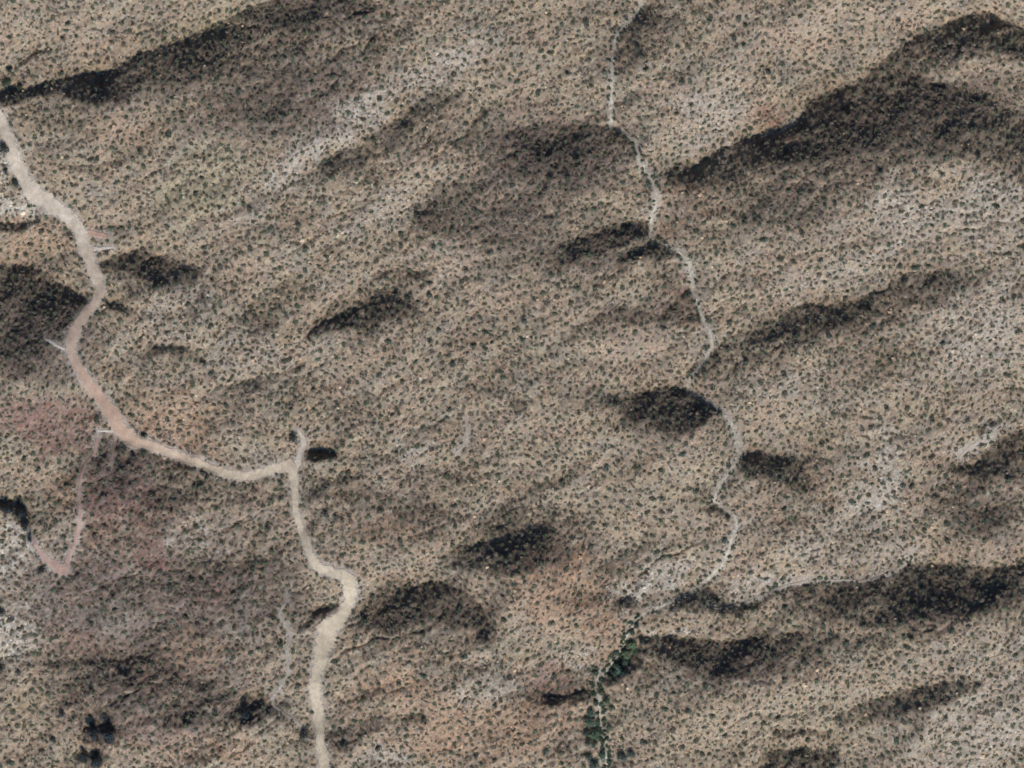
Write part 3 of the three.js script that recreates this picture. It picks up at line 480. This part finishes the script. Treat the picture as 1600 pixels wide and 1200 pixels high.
// big shrubs that stand out, where the survey shows them
const BIG = [1145,355,1192,374,1164,347,1046,319,972,450,929,450,1075,460,1036,515,1139,505,1165,566,819,500,816,530,672,444,671,460,424,357,477,389,626,367,676,386,765,394,621,460,642,459,636,470,607,532,684,517,671,532,757,521,741,541,705,570,452,562,465,580,740,330,650,337,1555,322,1360,345,1251,365,1465,374,1404,417,1430,417,1414,441,1485,435,1489,481,1362,510,1262,485,1225,585,1592,517,1294,526,1245,526,1575,587,997,79,1110,31,1152,30,1146,60,1162,72,1010,110,915,36,860,82,887,116,840,144,902,251,880,235,886,280,1067,130,881,204,837,200,1462,212,1462,185,1539,205,1517,205,1540,160,1525,247,1469,272,1420,105,1222,100,1405,30,1507,136,172,51,100,60,143,250,152,251,265,212,221,237,200,618,205,649,150,657,246,672,226,682,304,762,237,775,140,825,100,840,155,855,260,655,659,625,659,667,536,694,697,745,594,747,709,790,595,799,707,850,525,806,510,806,419,827,536,867,439,755,439,777,1081,682,1139,727,1130,844,886,860,877,756,1020,780,1034,777,1065,709,1035,735,1087,770,885,890,947,730,1417,639,1374,654,1385,637,1457,655,1362,667,1451,672,1355,697,1457,715,1471,730,1355,712,1500,762,1462,777,1411,757,1427,760,1331,785,1300,800,1540,812,1480,820,1445,830,1481,847,1225,615,1575,750,142,1082,142,977,17,969,162,1039,15,1192,291,967,337,1115,439,1010,570,972,622,932,510,1087,522,1035,662,1055,664,1124,725,1025,426,966,465,1072,787,970,537,1165,592,1170,1075,1110,1165,1145,1067,1169,1089,1157,1101,1072,1039,1107,1025,1087,1134,1150,1112,1120,1060,1062,1005,1162,860,975,867,1055,851,1174,1427,949,1444,924,1461,936,1404,974,1372,977,1351,970,1300,990,1320,1004,1341,1007,1417,1012,1484,1045,1479,1075,1527,1072,1499,1075,1404,1105,1477,1122,1491,1162,1361,1157,1400,1157,1211,1027,1257,1037,1225,1062,1485,985,1586,1110,1506,1061,1310,1125];
const cand = [];
const rb = rng(404);
for (let i = 0; i < BIG.length; i += 2) cand.push({ px: BIG[i], py: BIG[i + 1], r: 6.2 + rb() * 1.4 });
// landmarks that the labels name
const PLACES = [
  [60,40,'on the tan slope above the upper left gully'],[230,40,'on the slope above the middle of that left gully'],[260,215,'on the tan hillside below the upper left gully'],[420,60,'on the grey slope near the top left edge'],[440,200,'on the mauve hillside right of the upper road'],[600,120,'on the spur between the two upper grey slopes'],[620,240,'on the pale rise below the upper spur'],[780,80,'on the upper middle slope at the top edge'],[890,80,'on the slope left of the top wash'],[860,240,'on the dark slope left of the wash bend'],[1040,90,'just right of the top wash'],[1160,50,'on the bright slope right of the top wash'],[1130,170,'on the bright spur inside the wash bend'],[1260,90,'on the bright slope above the dark right hillside'],[1420,40,'on the bright slope at the top right'],[1480,190,'on the big dark hillside at upper right'],[1540,270,'below the big dark hillside at the right edge'],[1300,290,'on the slope below the dark upper right hillside'],
  [60,380,'left of the road above the dark left hill'],[60,520,'on the dark hill at the left edge'],[230,420,'on the small dark knoll right of the road'],[300,330,'on the straw coloured slope right of the road'],[280,540,'by the small dark bank right of the road bend'],[400,450,'on the hillside left of the diagonal dark gully'],[560,370,'on the pale slope above the diagonal dark gully'],[630,470,'beside the diagonal dark gully left of centre'],[740,370,'on the brown slope up left of the middle'],[740,540,'on the open slope left of the middle'],[870,510,'on the open slope right of the middle'],[940,420,'below the twin dark streaks left of the wash'],[1050,480,'on the flat spur left of the middle wash'],[1150,360,'right of the wash beside the twin dark streaks'],[1240,430,'on the tan slope right of the middle wash'],[1420,360,'on the pale upper right slope'],[1440,450,'on the mauve ridge at middle right'],[1270,520,'along the dark streak right of the wash fork'],[1540,500,'on the pale slope at the right edge'],
  [90,640,'on the red soil left of the road'],[240,660,'on the orange soil above the road curve'],[190,740,'in the dark scrub below the road curve'],[120,840,'beside the narrow pink track'],[330,800,'on the slope below the long road curve'],[380,650,'above the road left of its sharp corner'],[530,720,'beside the dark cut bank at the road corner'],[520,820,'right of the road below its sharp corner'],[650,650,'on the hillside right of the road corner'],[690,770,'by the faint gully on the middle hillside'],[860,740,'on the open slope below the middle'],[840,870,'on the orange slope below the middle'],[1030,750,'on the slope left of the lower wash bends'],[1080,690,'under the dark oval bank by the wash'],[1240,620,'on the slope right of the dark oval bank'],[1370,660,'on the slope above the pale scar'],[1460,740,'right of the pale scar'],[1340,800,'on the pale ground left of the pale scar'],[1540,780,'on the brown slope at the lower right edge'],[1130,850,'beside the lower wash above its fork'],
  [60,960,'by the white ground at the left edge'],[230,950,'on the mauve slope below the narrow track'],[150,1070,'above the thicket at lower left'],[330,1100,'on the mauve slope left of the road'],[430,980,'left of the road where it widens'],[530,1060,'right of the road below where it widens'],[640,950,'on the dark crescent bank right of the road'],[670,1090,'on the slope under the dark crescent bank'],[560,1170,'near the bottom edge right of the road'],[780,1000,'at the right tip of the dark crescent bank'],[860,1000,'on the orange slope left of the wash trees'],[860,1150,'near the bottom edge left of the wash trees'],[1060,1110,'on the bright slope right of the lowest wash'],[1150,1160,'near the bottom edge right of the lowest wash'],[1230,1040,'on the dark bank right of the wash trees'],[1340,990,'on the lower side of the big dark lower bank'],[1440,940,'on the big dark bank at lower right'],[1490,1060,'along the diagonal dark streak at lower right'],[1400,1140,'under the diagonal dark streak at lower right'],[1560,1100,'near the lower right corner'],
];
const placeOf = (px, py) => { let b = 0, bd = 1e9; PLACES.forEach((p, k) => { const d = (p[0] - px) ** 2 + (p[1] - py) ** 2; if (d < bd) { bd = d; b = k; } }); return b; };
{ // fill up to 300 where a place has few
  const cnt = PLACES.map(() => 0); for (const c of cand) { c.place = placeOf(c.px, c.py); cnt[c.place]++; }
  let guard = 0;
  while (cand.length < 300 && guard++ < 40000) {
    const px = 12 + rb() * 1576, py = 12 + rb() * 1176, pl = placeOf(px, py); if (cnt[pl] >= 3 + Math.floor(guard / 9000)) continue;
    const [x, z] = W(px, py); if (wayAt(x, z) < 2.2) continue; if (cand.some(c => (c.px - px) ** 2 + (c.py - py) ** 2 < 500)) continue;
    cand.push({ px, py, r: 5.9 + rb() * 0.9, place: pl }); cnt[pl]++;
  }
}
const byPlace = PLACES.map(() => []); for (const c of cand) byPlace[c.place].push(c);
byPlace.forEach(list => {
  const left = new Set(list);
  if (list.length === 1) { list[0].tag = 'single'; return; }
  const pick = (tag, f) => { if (!left.size) return; let b = null; for (const c of left) if (!b || f(c) > f(b)) b = c; b.tag = tag; left.delete(b); };
  if (list.length === 2) { pick('upper', c => -c.py); pick('lower', c => c.py); return; }
  pick('leftmost', c => -c.px); pick('rightmost', c => c.px); pick('topmost', c => -c.py); pick('lowest', c => c.py); const mx = list.reduce((t, c) => t + c.px, 0) / list.length, my = list.reduce((t, c) => t + c.py, 0) / list.length; pick('most central', c => -Math.hypot(c.px - mx, c.py - my));
  pick('second leftmost', c => -c.px); pick('second rightmost', c => c.px); pick('second topmost', c => -c.py); pick('second lowest', c => c.py);
  for (const c of left) c.tag = 'inner';
});
const shrub0 = new THREE.Group();
cand.forEach((c, k) => {
  const [x, z] = W(c.px, c.py), R = c.r * M;
  let s;
  if (k < 4) { s = new THREE.Group(); const f = new THREE.Mesh(SHRUB_GEO[k], SHRUB_MAT[k]); f.name = 'foliage'; const st = new THREE.Mesh(STEM_GEO[k % 2], woodMat); st.name = 'stem'; s.add(f, st); shrub0.userData['v' + k] = s; }
  else s = shrub0.userData['v' + Math.floor(rb() * 4)].clone();
  s.name = numbered('shrub'); s.position.set(x, height(x, z) - 0.05, z); s.rotation.y = rb() * 6.28; s.scale.set(R, R * (0.65 + 0.25 * rb()), R);
  s.userData = { label: `${c.tag} large dark green shrub ${PLACES[c.place][2]}`, category: 'shrub', group: `large shrubs ${PLACES[c.place][2]}` };
  scene.add(shadow(s)); taken.push([x, z, R]);
});

// the countless rest: smaller shrubs, low dry scrub, stones
const occ = new Map(), key = (x, z) => Math.floor(x / 4) + ',' + Math.floor(z / 4);
const put = (x, z, r) => { const k = key(x, z); (occ.get(k) || occ.set(k, []).get(k)).push([x, z, r]); };
const free = (x, z, r) => { const i = Math.floor(x / 4), j = Math.floor(z / 4); for (let a = -2; a <= 2; a++) for (let b = -2; b <= 2; b++) { const l = occ.get((i + a) + ',' + (j + b)); if (l) for (const o of l) if ((o[0] - x) ** 2 + (o[1] - z) ** 2 < (o[2] + r) ** 2) return false; } return true; };
for (const t of taken) put(...t);
function scatter(name, label, category, protos, mat, seed, list) {       // list: [x, z, radius, flat, colour]
  const r = rng(seed), q = new THREE.Quaternion(), up = new THREE.Vector3(0, 1, 0), m4 = new THREE.Matrix4(), col = new THREE.Color();
  const buckets = protos.map(() => []); list.forEach(e => buckets[Math.floor(r() * protos.length)].push(e));
  const group = new THREE.Group(); group.name = name; group.userData = { kind: 'stuff', label, category };
  buckets.forEach((b, k) => { if (!b.length) return; const im = new THREE.InstancedMesh(protos[k], mat, b.length); im.name = category.replace(/ /g, '_') + '_cover';
    b.forEach((e, i) => { q.setFromAxisAngle(up, r() * 6.283); m4.compose(new THREE.Vector3(e[0], height(e[0], e[1]) - 0.03, e[1]), q, new THREE.Vector3(e[2], e[2] * e[3], e[2])); im.setMatrixAt(i, m4); im.setColorAt(i, col.setRGB(...e[4])); });
    im.userData.kind = 'stuff'; im.castShadow = im.receiveShadow = true; group.add(im); });
  scene.add(group);
}
const white = new THREE.MeshStandardMaterial({ color: 0xffffff, roughness: 0.95, side: THREE.DoubleSide });
const XR = 390, ZR = 300;
const rc = rng(909);
{
  const list = [];
  for (let k = 0; k < 220000 && list.length < 21000; k++) {
    const x = (rc() * 2 - 1) * XR, z = (rc() * 2 - 1) * ZR, w = wayAt(x, z), px = x / M + 800, py = z / M + 600;
    const rad = M * (2.9 + 3.3 * Math.pow(rc(), 1.3));
    if (w < rad * (0.45 + 0.4 * rc())) continue;
    const c = soil(x, z), bright = c[0]; const dens = 0.64 + 0.35 * nA(px / 70 + 20, py / 55) + 0.6 * nB(px / 25, py / 25) + 0.7 * drain(x, z) + 0.3 * bankAt(x, z) - 1.1 * sstep(0.42, 0.62, bright) + (w < 4 ? 0.35 : 0);
    if (rc() > dens) continue;
    if (!free(x, z, rad * (0.5 + 0.9 * rc()))) continue; put(x, z, rad);
    const t = rc(), v = 0.65 + 0.7 * rc();
    const cc = t < 0.45 ? [0.122 * v, 0.116 * v, 0.064 * v] : t < 0.72 ? [0.09 * v, 0.108 * v, 0.056 * v] : [0.168 * v, 0.135 * v, 0.09 * v];
    list.push([x, z, rad, 0.42 + 0.28 * rc(), cc]);
  }
  for (const k of ['WASH', 'BRANCH_WASH', 'CROSS_GULLY', 'LEDGE_WASH']) for (const p of SAMP[k]) {        // growth that lines the washes
    const low = k === 'WASH' && p.z > 145; if (rc() > (low ? 0.8 : 0.25) + 0.4 * nA(p.x / 14, p.z / 14)) continue;
    const a = rc() * 6.283, d = p.y / 2 + 0.9 + 2.6 * rc() * rc(), x = p.x + Math.cos(a) * d, z = p.z + Math.sin(a) * d, v = 0.6 + 0.6 * rc();
    if (wayAt(x, z) < -0.2) continue; list.push([x, z, M * ((low ? 2.8 : 1.8) + 2.6 * rc()), 0.6 + 0.3 * rc(), low ? [0.055 * v, 0.08 * v, 0.038 * v] : [0.09 * v, 0.105 * v, 0.06 * v]]);
  }
  scatter('shrub_cover', 'thousands of small dark shrubs dotted over all the hillsides', 'shrub', SHRUB_GEO, white, 3, list);
  console.log('shrubs', list.length);
}
{
  const protos = [0, 1, 2].map(() => leafyCrown(rs, 46, 0.2, 0.5, 3));
  const list = [];
  for (let k = 0; k < 130000 && list.length < 80000; k++) {
    const x = (rc() * 2 - 1) * XR, z = (rc() * 2 - 1) * ZR; if (wayAt(x, z) < 0.5) continue;
    const px = x / M + 800, py = z / M + 600; if (rc() > 0.7 + 0.4 * nC(px / 30, py / 30)) continue;
    const t = rc(), v = 0.75 + 0.5 * rc(), cc = t < 0.4 ? [0.17 * v, 0.132 * v, 0.09 * v] : t < 0.75 ? [0.145 * v, 0.135 * v, 0.085 * v] : [0.25 * v, 0.21 * v, 0.14 * v];
    list.push([x, z, M * (1.0 + 1.7 * rc()), 0.7 + 0.4 * rc(), cc]);
  }
  scatter('dry_scrub', 'low dry brown scrub scattered between the shrubs', 'dry scrub', protos, white, 4, list);
}
{
  const rock = k => { const gq = new THREE.IcosahedronGeometry(1, 1), p = gq.attributes.position, o = rng(600 + k), s = [o() * 9, o() * 9]; for (let i = 0; i < p.count; i++) { const x = p.getX(i), y = p.getY(i), z = p.getZ(i), f = 1 + 0.35 * nA(x * 1.3 + s[0], z * 1.3 + y + s[1]); p.setXYZ(i, x * f, Math.max(-0.2, y * f * 0.6), z * f); } gq.computeVertexNormals(); return gq; };
  const protos = [0, 1, 2].map(rock), list = [];
  for (let k = 0; k < 60000 && list.length < 14000; k++) {
    const x = (rc() * 2 - 1) * XR, z = (rc() * 2 - 1) * ZR, w = wayAt(x, z), c = soil(x, z).slice(); const px = x / M + 800, py = z / M + 600;
    const inWash = w < 1 && px > 900; if (w < 0.3 && !inWash) continue;
    if (rc() > 0.12 + sstep(0.38, 0.55, c[0]) + (inWash ? .6 : 0) + 0.3 * Math.max(0, nD(px / 40, py / 40))) continue;
    const v = (0.75 + 0.3 * rc()) * ALB; list.push([x, z, (0.18 + 0.5 * Math.pow(rc(), 3)) * (1 + 1.6 * sstep(0.45, 0.6, c[0]) * rc()), 1, [c[0] * v, c[1] * v, c[2] * v]]);
  }
  scatter('stones', 'loose pale stones on the slopes and in the washes', 'stones', protos, new THREE.MeshStandardMaterial({ color: 0xffffff, roughness: 1 }), 8, list);
}

renderer.render(scene, camera);
